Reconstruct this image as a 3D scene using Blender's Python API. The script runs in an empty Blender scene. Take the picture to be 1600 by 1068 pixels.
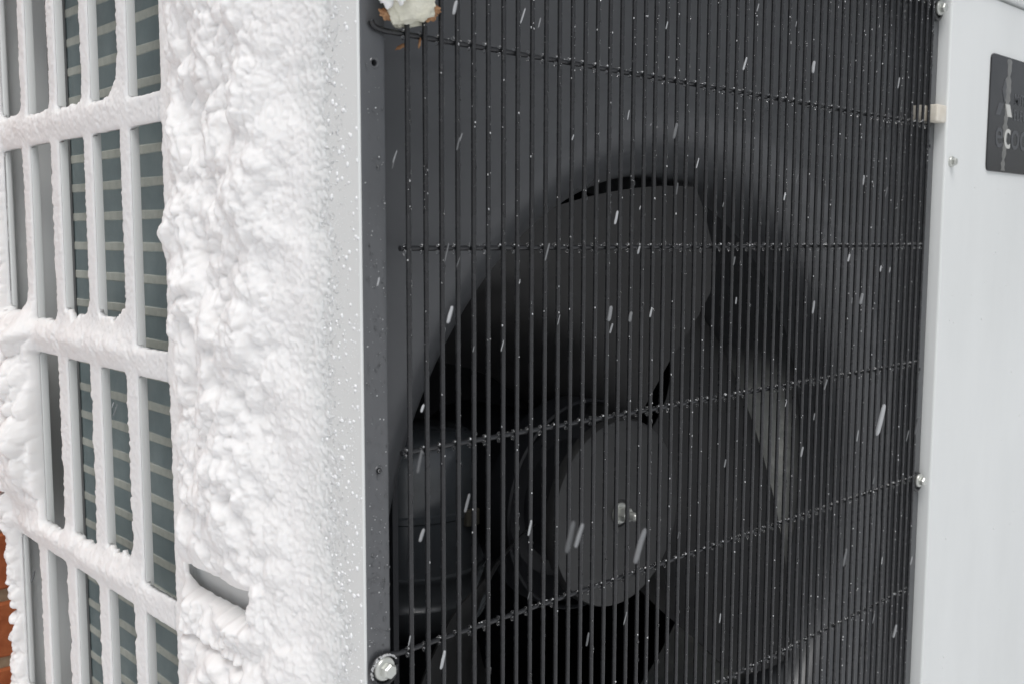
import bpy, bmesh, math, random
import numpy as np
from mathutils import Vector, Matrix

sc = bpy.context.scene
C = sc.collection
random.seed(11)
rng = np.random.default_rng(7)
R = math.radians

# ------------------------------------------------------------------ camera
cam_d = bpy.data.cameras.new('camera')
cam = bpy.data.objects.new('camera', cam_d)
C.objects.link(cam)
cam_d.sensor_width = 36.0
cam_d.lens = 35.652
cam_d.clip_start = 0.01
cam_d.clip_end = 100
cam_d.dof.use_dof = True
cam_d.dof.focus_distance = 0.70
cam_d.dof.aperture_fstop = 15
ax_r = Vector((0.729456, -0.684022, 0.002812))
ax_u = Vector((0.067007, 0.075547, 0.994888))
ax_b = Vector((-0.680738, -0.725538, 0.100942))
m = Matrix((ax_r, ax_u, ax_b)).transposed().to_4x4()
m.translation = Vector((-0.325705, -0.426331, -0.013176))
cam.matrix_world = m
sc.camera = cam

# ------------------------------------------------------------------ world, sun, exposure
SUN_EL, SUN_AZ = 61.0, 224.0          # azimuth measured from +Y towards +X
w = bpy.data.worlds.new('World')
sc.world = w
w.use_nodes = True
nt = w.node_tree
nt.nodes.clear()
sky = nt.nodes.new('ShaderNodeTexSky')
sky.sky_type = 'NISHITA'
sky.sun_disc = False
sky.sun_elevation = R(SUN_EL)
sky.sun_rotation = R(SUN_AZ)
sky.air_density = 1.0
sky.dust_density = 2.5
sky.ozone_density = 1.0
hs = nt.nodes.new('ShaderNodeHueSaturation')   # an overcast sky is nearly colourless
hs.inputs['Saturation'].default_value = 0.26
bg = nt.nodes.new('ShaderNodeBackground')
bg.inputs['Strength'].default_value = 0.11
wo = nt.nodes.new('ShaderNodeOutputWorld')
nt.links.new(sky.outputs[0], hs.inputs['Color'])
nt.links.new(hs.outputs[0], bg.inputs['Color'])
nt.links.new(bg.outputs[0], wo.inputs['Surface'])

sun_d = bpy.data.lights.new('sun', 'SUN')
sun = bpy.data.objects.new('sun', sun_d)
C.objects.link(sun)
sun_d.energy = 1.45
sun_d.angle = R(34)
sun_d.color = (1.0, 0.99, 0.975)
sv = Vector((math.sin(R(SUN_AZ)) * math.cos(R(SUN_EL)), math.cos(R(SUN_AZ)) * math.cos(R(SUN_EL)), math.sin(R(SUN_EL))))
sun.rotation_euler = (-sv).to_track_quat('-Z', 'Y').to_euler()

sc.view_settings.view_transform = 'Standard'
sc.view_settings.look = 'None'
sc.view_settings.exposure = 0.05
sc.view_settings.gamma = 1.0
sc.view_settings.use_curve_mapping = False
sc.render.engine = 'CYCLES'
sc.cycles.max_bounces = 10
sc.cycles.diffuse_bounces = 6
sc.cycles.transparent_max_bounces = 12

# ------------------------------------------------------------------ materials
def mat(name, col, rough=0.5, spec=0.5, metal=0.0, noise=None, bump=None, coat=0.0, run=1.0):
    """Principled with a little real-surface variation.
    noise = (scale, second colour, contrast low, contrast high); bump = (scale, strength, distance)"""
    mt = bpy.data.materials.new(name)
    mt.use_nodes = True
    n = mt.node_tree.nodes
    l = mt.node_tree.links
    p = n['Principled BSDF']
    p.inputs['Base Color'].default_value = (*col, 1)
    p.inputs['Roughness'].default_value = rough
    p.inputs['Specular IOR Level'].default_value = spec
    p.inputs['Metallic'].default_value = metal
    p.inputs['Coat Weight'].default_value = coat
    tc = n.new('ShaderNodeTexCoord')
    if noise:
        s, c2, lo, hi = noise
        t = n.new('ShaderNodeTexNoise')
        t.inputs['Scale'].default_value = s
        t.inputs['Detail'].default_value = 6
        t.inputs['Roughness'].default_value = 0.62
        mp = n.new('ShaderNodeMapping')          # run < 1 draws the wear out vertically, as water runs do
        mp.inputs['Scale'].default_value = (1, 1, run)
        l.new(tc.outputs['Object'], mp.inputs['Vector'])
        l.new(mp.outputs['Vector'], t.inputs['Vector'])
        r = n.new('ShaderNodeValToRGB')
        r.color_ramp.elements[0].position = lo
        r.color_ramp.elements[0].color = (*col, 1)
        r.color_ramp.elements[1].position = hi
        r.color_ramp.elements[1].color = (*c2, 1)
        l.new(t.outputs['Fac'], r.inputs['Fac'])
        l.new(r.outputs['Color'], p.inputs['Base Color'])
        mr = n.new('ShaderNodeMapRange')
        mr.inputs['To Min'].default_value = max(0.02, rough - 0.08)
        mr.inputs['To Max'].default_value = min(1, rough + 0.1)
        l.new(t.outputs['Fac'], mr.inputs['Value'])
        l.new(mr.outputs['Result'], p.inputs['Roughness'])
    if bump:
        s, st, d = bump
        t = n.new('ShaderNodeTexNoise')
        t.inputs['Scale'].default_value = s
        t.inputs['Detail'].default_value = 4
        l.new(tc.outputs['Object'], t.inputs['Vector'])
        b = n.new('ShaderNodeBump')
        b.inputs['Strength'].default_value = st
        b.inputs['Distance'].default_value = d
        l.new(t.outputs['Fac'], b.inputs['Height'])
        l.new(b.outputs['Normal'], p.inputs['Normal'])
    return mt

M_white = mat('white_paint', (0.73, 0.745, 0.735), 0.40, 0.45, noise=(11, (0.685, 0.70, 0.69), 0.38, 0.72), bump=(900, 0.05, 0.0004), run=0.3)
M_black = mat('dark_grey_paint', (0.068, 0.071, 0.076), 0.30, 0.9, noise=(24, (0.078, 0.082, 0.087), 0.35, 0.75), bump=(1100, 0.06, 0.0003))
M_wire = mat('black_wire_coating', (0.016, 0.0165, 0.018), 0.26, 0.5, noise=(60, (0.024, 0.025, 0.027), 0.4, 0.7), bump=(500, 0.12, 0.0004))
M_fan = mat('dark_fan_plastic', (0.010, 0.010, 0.0105), 0.36, 0.5, noise=(20, (0.019, 0.0187, 0.0183), 0.4, 0.75))
M_worn_lit = mat('weathered_lit_plastic', (0.46, 0.47, 0.45), 0.55, 0.3, noise=(34, (0.86, 0.86, 0.80), 0.48, 0.75))  # worn streaks plus the light falling on the ring, painted pale
_n, _l = M_worn_lit.node_tree.nodes, M_worn_lit.node_tree.links
_a = _n.new('ShaderNodeAttribute'); _a.attribute_name = 'lit_wear'
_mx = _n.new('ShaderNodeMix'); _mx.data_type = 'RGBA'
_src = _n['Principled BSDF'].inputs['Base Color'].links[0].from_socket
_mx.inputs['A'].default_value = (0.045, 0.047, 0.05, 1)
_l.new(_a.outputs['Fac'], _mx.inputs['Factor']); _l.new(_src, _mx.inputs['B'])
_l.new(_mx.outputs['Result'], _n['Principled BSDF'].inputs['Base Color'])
M_hub = mat('hub_plastic', (0.020, 0.020, 0.021), 0.42, 0.65, noise=(30, (0.028, 0.029, 0.029), 0.4, 0.75), bump=(700, 0.05, 0.0003))
M_inner = mat('dark_inner_sheet', (0.012, 0.013, 0.016), 0.6, 0.4)
M_vessel = mat('dark_vessel_paint', (0.10, 0.11, 0.12), 0.22, 0.9, noise=(18, (0.13, 0.14, 0.145), 0.4, 0.75))
M_steel = mat('zinc_plated_steel', (0.54, 0.55, 0.52), 0.33, 0.6, metal=0.55, noise=(260, (0.55, 0.56, 0.52), 0.35, 0.7), bump=(600, 0.15, 0.0003))
M_recess = mat('screw_recess', (0.08, 0.08, 0.078), 0.6, 0.3)
M_fin = mat('blue_coated_fin', (0.27, 0.335, 0.345), 0.5, 0.5, metal=0.0, noise=(40, (0.33, 0.395, 0.40), 0.35, 0.7))
M_tube = mat('pale_tube_collar', (0.40, 0.415, 0.37), 0.5, 0.5, noise=(90, (0.50, 0.51, 0.46), 0.35, 0.7))
M_endplate = mat('galvanised_sheet', (0.25, 0.255, 0.258), 0.5, 0.5, metal=0.1, noise=(12, (0.29, 0.295, 0.295), 0.35, 0.7))
M_snow = mat('snow', (0.855, 0.85, 0.845), 0.75, 0.2, bump=(2400, 0.35, 0.0004))
_p = M_snow.node_tree.nodes['Principled BSDF']
_p.inputs['Subsurface Weight'].default_value = 0.75
_p.inputs['Subsurface Radius'].default_value = (1.0, 0.95, 0.9)
_p.inputs['Subsurface Scale'].default_value = 0.0045
M_crust = M_snow.copy()
M_crust.name = 'snow_crust'
_n, _l = M_crust.node_tree.nodes, M_crust.node_tree.links
_a = _n.new('ShaderNodeAttribute'); _a.attribute_name = 'depth'
_r = _n.new('ShaderNodeValToRGB')       # thin frost lets the grey-white paint through
_r.color_ramp.elements[0].position = 0.0; _r.color_ramp.elements[0].color = (0.72, 0.735, 0.725, 1)
_r.color_ramp.elements[1].position = 1.0; _r.color_ramp.elements[1].color = (0.85, 0.838, 0.828, 1)
_l.new(_a.outputs['Fac'], _r.inputs['Fac']); _l.new(_r.outputs['Color'], _n['Principled BSDF'].inputs['Base Color'])
M_flake = mat('snowflake', (0.46, 0.47, 0.48), 0.85, 0.1)
M_foam = mat('cream_foam', (0.62, 0.60, 0.48), 0.85, 0.2, noise=(70, (0.70, 0.69, 0.60), 0.35, 0.7), bump=(500, 0.6, 0.0012))
M_rubber = mat('cream_rubber', (0.66, 0.61, 0.52), 0.6, 0.3, noise=(120, (0.74, 0.70, 0.62), 0.35, 0.7), bump=(700, 0.3, 0.0005))
M_torn = mat('brown_torn_fibre', (0.22, 0.10, 0.045), 0.85, 0.2, noise=(180, (0.45, 0.27, 0.15), 0.4, 0.65), bump=(800, 0.6, 0.001))
M_plate = mat('glossy_black_plate', (0.022, 0.0225, 0.025), 0.14, 0.45, noise=(30, (0.032, 0.032, 0.035), 0.4, 0.7))
M_letter = mat('grey_print', (0.075, 0.078, 0.084), 0.4, 0.4)
M_letter_lit = mat('lit_print', (0.55, 0.55, 0.52), 0.4, 0.4)  # same print, painted brighter where the reflected streak crosses it
M_brick = mat('red_brick', (0.40, 0.125, 0.050), 0.9, 0.2, noise=(45, (0.27, 0.075, 0.03), 0.42, 0.72), bump=(220, 0.5, 0.002))
M_mortar = mat('mortar', (0.40, 0.31, 0.21), 0.95, 0.1, noise=(80, (0.30, 0.22, 0.15), 0.35, 0.7), bump=(260, 0.6, 0.002))
M_ground = mat('ground_snow', (0.86, 0.87, 0.88), 0.85, 0.2, bump=(20, 0.5, 0.02))

def water_mat(name, rough, tint):
    mt = bpy.data.materials.new(name)
    mt.use_nodes = True
    p = mt.node_tree.nodes['Principled BSDF']
    p.inputs['Base Color'].default_value = (*tint, 1)
    p.inputs['Transmission Weight'].default_value = 1.0
    p.inputs['IOR'].default_value = 1.33
    p.inputs['Roughness'].default_value = rough
    return mt
M_water = water_mat('water', 0.03, (1, 1, 1))
M_ice = water_mat('ice', 0.2, (0.93, 0.94, 0.95))
M_ice.node_tree.nodes['Principled BSDF'].inputs['Transmission Weight'].default_value = 0.08
M_streak = mat('painted_wet_sheen', (0.135, 0.135, 0.13), 0.3, 0.5, noise=(260, (0.20, 0.20, 0.19), 0.35, 0.7))  # pale tone paints the reflection in the glossy plate

# ------------------------------------------------------------------ helpers
def props(o, label=None, cat=None, group=None, kind=None):
    if label: o['label'] = label
    if cat: o['category'] = cat
    if group: o['group'] = group
    if kind: o['kind'] = kind
    return o

def empty(name, loc=(0, 0, 0), parent=None):
    o = bpy.data.objects.new(name, None)
    o.empty_display_size = 0.02
    C.objects.link(o)
    o.location = loc
    if parent: o.parent = parent
    return o

def link_mesh(name, me, parent=None, loc=(0, 0, 0), rot=(0, 0, 0)):
    o = bpy.data.objects.new(name, me)
    C.objects.link(o)
    o.location = loc
    o.rotation_euler = rot
    if parent: o.parent = parent
    return o

def finish(bm, name, material, smooth=True, angle=35):
    me = bpy.data.meshes.new(name)
    bm.normal_update()
    if smooth:
        for f in bm.faces: f.smooth = True
        for e in bm.edges:
            if len(e.link_faces) == 2 and e.calc_face_angle(0) > R(angle): e.smooth = False
    bm.to_mesh(me)
    bm.free()
    me.materials.append(material)
    return me

def obj(name, bm, material, parent=None, loc=(0, 0, 0), rot=(0, 0, 0), smooth=True, angle=35):
    return link_mesh(name, finish(bm, name, material, smooth, angle), parent, loc, rot)

def box(bm, a, b, bevel=0.0, seg=2):
    r = bmesh.ops.create_cube(bm, size=1)
    vs = r['verts']
    for v in vs:
        v.co = Vector(((a[i] + b[i]) / 2 + v.co[i] * (b[i] - a[i]) for i in range(3)))
    if bevel:
        es = {e for v in vs for e in v.link_edges}
        bmesh.ops.bevel(bm, geom=list(es), offset=bevel, segments=seg, affect='EDGES', profile=0.5)

def tube(bm, pts, rad, n=10, cap=True):
    """swept round bar through pts; rad a number or a list"""
    pts = [Vector(p) for p in pts]
    rings = []
    up = None
    for i, p in enumerate(pts):
        t = (pts[min(i + 1, len(pts) - 1)] - pts[max(i - 1, 0)]).normalized()
        if up is None:
            up = t.orthogonal().normalized()
        up = (up - t * up.dot(t)).normalized()
        s = t.cross(up)
        r = rad[i] if isinstance(rad, (list, tuple)) else rad
        rings.append([bm.verts.new(p + (up * math.cos(k * 2 * math.pi / n) + s * math.sin(k * 2 * math.pi / n)) * r) for k in range(n)])
    for a, b in zip(rings, rings[1:]):
        for k in range(n):
            bm.faces.new((a[k], a[(k + 1) % n], b[(k + 1) % n], b[k]))
    if cap:
        bm.faces.new(rings[0][::-1])
        bm.faces.new(rings[-1])

def lathe(bm, prof, n=64, axis='y', cap0=False, cap1=False, c=(0, 0, 0)):
    """prof: list of (radius, along axis)"""
    rings = []
    for r, h in prof:
        ring = []
        for k in range(n):
            a = 2 * math.pi * k / n
            if axis == 'y':
                co = (c[0] + r * math.cos(a), c[1] + h, c[2] + r * math.sin(a))
            else:
                co = (c[0] + r * math.cos(a), c[1] + r * math.sin(a), c[2] + h)
            ring.append(bm.verts.new(co))
        rings.append(ring)
    for a, b in zip(rings, rings[1:]):
        for k in range(n):
            bm.faces.new((a[k], a[(k + 1) % n], b[(k + 1) % n], b[k]))
    if cap0: bm.faces.new(rings[0])
    if cap1: bm.faces.new(rings[-1][::-1])
    bmesh.ops.recalc_face_normals(bm, faces=bm.faces)

def cut(o, cutters):
    """cut closed bmesh shapes out of a mesh object, then drop the cutters"""
    tmp = []
    for bm in cutters:
        me = bpy.data.meshes.new('cutter')
        bm.to_mesh(me); bm.free()
        c = bpy.data.objects.new('cutter', me)
        C.objects.link(c)
        md = o.modifiers.new('cut', 'BOOLEAN')
        md.operation = 'DIFFERENCE'; md.object = c; md.solver = 'EXACT'
        tmp.append(c)
    dg = bpy.context.evaluated_depsgraph_get()
    dg.update()
    me = bpy.data.meshes.new_from_object(o.evaluated_get(dg))
    o.modifiers.clear()
    old = o.data
    o.data = me
    bpy.data.meshes.remove(old)
    for c in tmp:
        d = c.data
        bpy.data.objects.remove(c); bpy.data.meshes.remove(d)
    return o

# vectorised noise -------------------------------------------------------
def _hash(ix, iy, seed):
    h = (ix.astype(np.int64) * 374761393 + iy.astype(np.int64) * 668265263 + seed * 974634777) & 0x7fffffff
    h = ((h ^ (h >> 13)) * 1274126177) & 0x7fffffff
    return ((h ^ (h >> 16)) & 0xffff) / 65535.0

def vnoise(x, y, seed):
    ix, iy = np.floor(x), np.floor(y)
    fx, fy = x - ix, y - iy
    fx = fx * fx * fx * (fx * (fx * 6 - 15) + 10); fy = fy * fy * fy * (fy * (fy * 6 - 15) + 10)
    a, b = _hash(ix, iy, seed), _hash(ix + 1, iy, seed)
    c, d = _hash(ix, iy + 1, seed), _hash(ix + 1, iy + 1, seed)
    return (a + (b - a) * fx) * (1 - fy) + (c + (d - c) * fx) * fy

def fbm(x, y, seed, octs=4):
    s = 0; a = 0.5; t = 0
    for k in range(octs):
        s = s + a * vnoise(x * 2 ** k + 17.3 * k, y * 2 ** k + 5.1 * k, seed + k); t += a; a *= 0.55
    return s / t

def puffs(x, y, seed, rad=0.85):
    """union of hemispherical bumps on a jittered unit grid, 0..1"""
    ix, iy = np.floor(x), np.floor(y)
    best = np.zeros_like(x)
    for dx in (-1, 0, 1):
        for dy in (-1, 0, 1):
            cx = ix + dx; cy = iy + dy
            px = cx + 0.1 + 0.8 * _hash(cx, cy, seed); py = cy + 0.1 + 0.8 * _hash(cx, cy, seed + 31)
            rr = rad * (0.6 + 0.5 * _hash(cx, cy, seed + 77))
            d2 = (x - px) ** 2 + (y - py) ** 2
            best = np.maximum(best, np.sqrt(np.clip(rr * rr - d2, 0, None)))
    return best / rad

def blur(a, n):
    for _ in range(n):
        a = (np.pad(a, ((1, 1), (0, 0)), 'edge')[:-2] + 2 * a + np.pad(a, ((1, 1), (0, 0)), 'edge')[2:]) / 4
        a = (np.pad(a, ((0, 0), (1, 1)), 'edge')[:, :-2] + 2 * a + np.pad(a, ((0, 0), (1, 1)), 'edge')[:, 2:]) / 4
    return a

def sstep(a, b, x):
    t = np.clip((x - a) / (b - a), 0, 1)
    return t * t * (3 - 2 * t)

# ------------------------------------------------------------------ dimensions (metres; x along the front, y to the back, z up)
SX = -0.0275                 # outer face of the slotted side
ZB, ZT = -0.545, 0.222       # bottom and top of the casing
WX = 1.02                    # right end of the front
FY = 0.004                   # face of the dark front flange
PIT = 0.0112                 # spacing of grille wires
NW = 54
BARS = [0.2008, 0.0914, -0.0184, -0.1270, -0.2368, -0.3451, -0.4545]
FAN = (0.295, -0.236)        # fan axis (x, z)

# ------------------------------------------------------------------ setting: ground and brick wall
bm = bmesh.new()
bmesh.ops.create_grid(bm, x_segments=2, y_segments=2, size=30)
g = obj('snowy_ground', bm, M_ground, loc=(0, 0, -0.66), smooth=False)
props(g, 'white snow covering the ground under the unit', kind='structure')

wall = empty('brick_wall', (0.5, 0.80, -0.66))
props(wall, 'orange red brick wall behind the snowy unit', 'wall')
WY = 0.763
bm = bmesh.new()
box(bm, (-1.2, 0.006, -0.012), (0.9, 0.16, 1.40))
obj('mortar', bm, M_mortar, wall, loc=(0, WY - 0.80, 0), smooth=False)
brick_meshes = []
for k in range(5):
    bm = bmesh.new()
    L, H = 0.219, 0.0655
    bmesh.ops.create_cube(bm, size=1)
    bmesh.ops.subdivide_edges(bm, edges=bm.edges[:], cuts=2, use_grid_fill=True)
    for v in bm.verts:
        v.co = Vector((v.co.x * L, v.co.y * 0.10 + 0.05, v.co.z * H))
        v.co += Vector((random.uniform(-1, 1), random.uniform(-1, 1), random.uniform(-1, 1))) * 0.0016
    bmesh.ops.bevel(bm, geom=[e for e in bm.edges if e.calc_face_angle(0) > 0.9], offset=0.0025, segments=1, affect='EDGES')
    brick_meshes.append(finish(bm, 'brick', M_brick))
for row in range(17):
    zc = -0.333 - 0.0392 + 0.0782 * (row - 3)       # joints at z = -0.333 + n * 0.0782
    for col in range(-3, 7):
        xc = -0.60 + 0.229 * col + (0.1145 if row % 2 else 0) + 0.06
        if xc - 0.11 < -1.2 or xc + 0.11 > 0.9: continue
        b = link_mesh('brick', brick_meshes[random.randrange(5)], wall,
                      (xc, WY - 0.80 + random.uniform(-0.001, 0.001), zc + 0.66),
                      (random.uniform(-.006, .006), random.uniform(-.004, .004), random.choice((0, 0)) + random.uniform(-.004, .004)))

# ------------------------------------------------------------------ the heat pump
unit = empty('heat_pump', (0.5, 0.3, -0.66))
props(unit, 'white outdoor heat pump with a dark fan behind a black wire grille', 'heat pump')
UO = Vector((0.5, 0.3, -0.66))
class Part:
    """children are placed in world coordinates under the unit"""
def uobj(name, bm, material, loc=(0, 0, 0), rot=(0, 0, 0), **k):
    return obj(name, bm, material, unit, Vector(loc) - UO, rot, **k)
def usub(name, parent, bm, material, loc=(0, 0, 0), rot=(0, 0, 0), **k):
    return obj(name, bm, material, parent, loc, rot, **k)
def ugroup(name):
    return empty(name, -UO, unit)           # a part whose pieces are given in world coordinates

# side panel: plain white sheet next to the slotted guard, with a hand grip pressed in
bm = bmesh.new()
box(bm, (SX, FY + 0.0008, ZB), (SX + 0.004, 0.2295, ZT), 0.0006, 1)
side = uobj('side_panel', bm, M_white)
cb = bmesh.new(); box(cb, (-0.06, 0.108, -0.272), (0.02, 0.214, -0.2305))
cut(side, [cb])
bm = bmesh.new()     # hand grip: a sloping pocket
x0, x1 = SX + 0.0035, SX + 0.0058
ya, yb = 0.107, 0.215
vs = [bm.verts.new(c) for c in ((x0, ya, -0.273), (x0, yb, -0.273), (x1, ya + .002, -0.250), (x1, yb - .002, -0.250),
                                (x1, ya + .002, -0.2300), (x1, yb - .002, -0.2300), (x0, ya, -0.2300), (x0, yb, -0.2300))]
for q in ((0, 1, 3, 2), (2, 3, 5, 4), (4, 5, 7, 6)): bm.faces.new([vs[i] for i in q])
bm.faces.new([vs[i] for i in (0, 2, 4, 6)]); bm.faces.new([vs[i] for i in (1, 7, 5, 3)])
usub('hand_grip', side, bm, M_white, smooth=False)

# slotted guard over the coil
guard = ugroup('side_guard')
SLOT0, SP, SWD = 0.2295, 0.0684, 0.0160       # first slot edge, slot pitch, slat width
SLATS = [SLOT0 + SP * (k + 1) - SWD for k in range(5)]
slat_me = None
for k, ya in enumerate(SLATS):
    if slat_me is None:
        bm = bmesh.new(); box(bm, (0, 0, ZB + 0.02), (0.0062, SWD, ZT - 0.01), 0.0007, 2)
        slat_me = finish(bm, 'slat', M_white)
    wd = SWD if k < 4 else 0.030
    if k < 4:
        link_mesh('slat', slat_me, guard, (SX, ya, 0))
    else:
        bm = bmesh.new(); box(bm, (0, 0, ZB), (0.006, 0.018, ZT), 0.002, 3)
        box(bm, (0.0062, 0.012, ZB), (0.05, 0.018, ZT), 0.001, 1)
        usub('corner_post', guard, bm, M_white, (SX, ya, 0))
RAILS = [0.2490, 0.0737, -0.1005, -0.2754, -0.4503]
bm = bmesh.new(); box(bm, (0, 0, -0.0090), (0.0054, SLATS[4] + 0.004 - SLOT0 + 0.002, 0.0090), 0.0018, 3)
rail_me = finish(bm, 'rail', M_white)
for z in RAILS[1:]:
    link_mesh('rail', rail_me, guard, (SX + 0.0004, SLOT0 - 0.003, z))

# coil behind the guard
coil = ugroup('coil')
CX = 0.008
bm = bmesh.new()
box(bm, (CX + 0.0016, 0.10, ZB + 0.01), (CX + 0.022, 0.497, ZT - 0.01))
usub('fin_backing', coil, bm, M_fin, smooth=False)
bm = bmesh.new()
y = 0.102
while y < 0.496:
    box(bm, (CX - 0.0008, y, ZB + 0.012), (CX + 0.0015, y + 0.0006, ZT - 0.012))
    y += 0.0019
f = usub('fins', coil, bm, M_fin, smooth=False); f['kind'] = 'stuff'
# ridged collars where each tube row passes through the fins
bm = bmesh.new()
nseg = 200
prof = [(-0.0046, 0.0012), (-0.0038, -0.0006), (-0.0028, -0.0017), (0.0028, -0.0017), (0.0038, -0.0006), (0.0046, 0.0012)]
rows = []
for i in range(nseg * 3 + 1):
    yy = 0.102 + (0.496 - 0.102) * i / (nseg * 3)
    ins = 0.0 if i % 3 == 1 else 0.0009
    rows.append([bm.verts.new((CX + dx * (1 if ins == 0 else 0.7) + ins * 0.6, yy, dz)) for dz, dx in prof])
for a, b in zip(rows, rows[1:]):
    for k in range(len(prof) - 1): bm.faces.new((a[k], b[k], b[k + 1], a[k + 1]))
tube_me = finish(bm, 'coil_tube', M_tube, smooth=False)
k = 0
for k in range(-22, 9):
    link_mesh('coil_tube', tube_me, coil, (0, 0, 0.0045 + 0.0248 * k))
bm = bmesh.new()
box(bm, (CX - 0.004, 0.4900, ZB + 0.01), (CX - 0.002, 0.532, ZT - 0.01))
box(bm, (CX - 0.0019, 0.530, ZB + 0.01), (CX + 0.03, 0.5315, ZT - 0.01))
box(bm, (CX + 0.012, 0.5325, ZB + 0.01), (CX + 0.0135, 0.575, ZT - 0.01))
usub('end_plate', coil, bm, M_endplate, smooth=False)

# dark front panel: flange, recess and plate with the round mouth
FX0, FX1 = -0.0262, 0.6165       # flange outer edges
RX0, RX1 = -0.0112, 0.6010       # recess
PZ0, PZ1 = -0.5445, 0.205
PD = 0.030
front = ugroup('front_panel')
bm = bmesh.new()
box(bm, (FX0, FY, ZB), (RX0, FY + 0.0045, ZT - 0.002), 0.0009, 2)
fl = usub('flange', front, bm, M_black)
def cyl_cutter(x, z, r, y0=-0.01, y1=0.03):
    b = bmesh.new(); lathe(b, [(r, y0), (r, y1)], 20, 'y', True, True, (x, 0, z)); return b
cut(fl, [cyl_cutter(-0.0180, 0.0751, 0.0017), cyl_cutter(-0.0178, -0.1347, 0.0017)])
bm = bmesh.new()
box(bm, (RX1, FY, ZB), (FX1, FY + 0.0045, ZT - 0.002), 0.0009, 2)
fr = usub('flange', front, bm, M_black)
cut(fr, [cyl_cutter(0.6075, 0.0732, 0.0017), cyl_cutter(0.6068, -0.1344, 0.0017)])
for hx, hz in ((-0.0180, 0.0751), (-0.0178, -0.1347), (0.6075, 0.0732), (0.6068, -0.1344)):
    bm = bmesh.new()
    lathe(bm, [(0.0017, 0.0001), (0.0026, -0.0003), (0.0030, 0.0001)], 24, 'y')
    usub('hole_rim', front, bm, M_black, (hx, FY, hz))
    bm = bmesh.new(); lathe(bm, [(0.0021, 0.0), (0.0021, 0.002)], 16, 'y', True, True)
    usub('hole_back', front, bm, M_inner, (hx, FY + 0.006, hz))

bm = bmesh.new()
RO, RT, RF = 0.317, 0.2715, 0.046      # lip, throat, flare radius
angs = set(2 * math.pi * k / 144 for k in range(144))
for cx_, cz_ in ((RX0, PZ0), (RX1, PZ0), (RX0, PZ1), (RX1, PZ1)):
    angs.add(math.atan2(cz_ - FAN[1], cx_ - FAN[0]) % (2 * math.pi))
angs = sorted(angs)
def to_rect(a, ex):
    dx, dz = math.cos(a), math.sin(a)
    t = 1e9
    if dx > 1e-9: t = min(t, (RX1 - ex - FAN[0]) / dx)
    if dx < -1e-9: t = min(t, (RX0 + ex - FAN[0]) / dx)
    if dz > 1e-9: t = min(t, (PZ1 - ex - FAN[1]) / dz)
    if dz < -1e-9: t = min(t, (PZ0 + ex - FAN[1]) / dz)
    return t
rings = []
spec = [('rect', 0.0, FY + 0.001), ('rect', 0.0003, PD - 0.004), ('rect', 0.0014, PD - 0.0012), ('rect', 0.004, PD)]
for _k, ex, yy in spec:
    rings.append([bm.verts.new((FAN[0] + math.cos(a) * to_rect(a, ex), yy, FAN[1] + math.sin(a) * to_rect(a, ex))) for a in angs])
for s in range(0, 13):
    ph = s / 12 * math.pi / 2
    rr = RT + RF * (1 - math.sin(ph)); yy = PD + RF - RF * math.cos(ph)
    ring = []
    for a in angs:
        q = min(rr, to_rect(a, 0.0045))
        ring.append(bm.verts.new((FAN[0] + math.cos(a) * q, yy, FAN[1] + math.sin(a) * q)))
    rings.append(ring)
for yy, rr in ((PD + RF + 0.012, RT), (PD + RF + 0.026, RT)):
    rings.append([bm.verts.new((FAN[0] + math.cos(a) * rr, yy, FAN[1] + math.sin(a) * rr)) for a in angs])
n = len(angs)
for a, b in zip(rings, rings[1:]):
    for k in range(n): bm.faces.new((a[k], a[(k + 1) % n], b[(k + 1) % n], b[k]))
bmesh.ops.recalc_face_normals(bm, faces=bm.faces)
usub('bell_mouth', front, bm, M_black, angle=50)
bm = bmesh.new()
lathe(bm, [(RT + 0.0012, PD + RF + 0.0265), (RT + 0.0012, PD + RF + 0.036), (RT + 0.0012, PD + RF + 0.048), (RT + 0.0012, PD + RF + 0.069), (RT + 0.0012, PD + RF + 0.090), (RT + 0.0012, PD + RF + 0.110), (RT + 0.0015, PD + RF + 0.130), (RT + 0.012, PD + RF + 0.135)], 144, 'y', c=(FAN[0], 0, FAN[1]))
tr = usub('throat_ring', front, bm, M_worn_lit, angle=50)
at = tr.data.attributes.new('lit_wear', 'FLOAT', 'POINT')      # frost, dirt and the light falling on the ring's right, painted together
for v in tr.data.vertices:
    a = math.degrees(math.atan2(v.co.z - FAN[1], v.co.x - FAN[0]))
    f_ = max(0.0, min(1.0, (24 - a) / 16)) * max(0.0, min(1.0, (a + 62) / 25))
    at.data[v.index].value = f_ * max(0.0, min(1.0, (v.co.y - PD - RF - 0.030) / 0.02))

# white front cover to the right, standing 7 mm proud of the dark panel
bm = bmesh.new()
box(bm, (0.6170, -0.0072, ZB), (WX, 0.012, ZT - 0.0012), 0.0024, 4)
uobj('front_cover', bm, M_white)
# lid with its drip edge
bm = bmesh.new()
box(bm, (SX - 0.008, -0.0105, ZT + 0.0012), (WX + 0.01, 0.63, ZT + 0.028), 0.0012, 2)
uobj('lid', bm, M_white)
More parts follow.
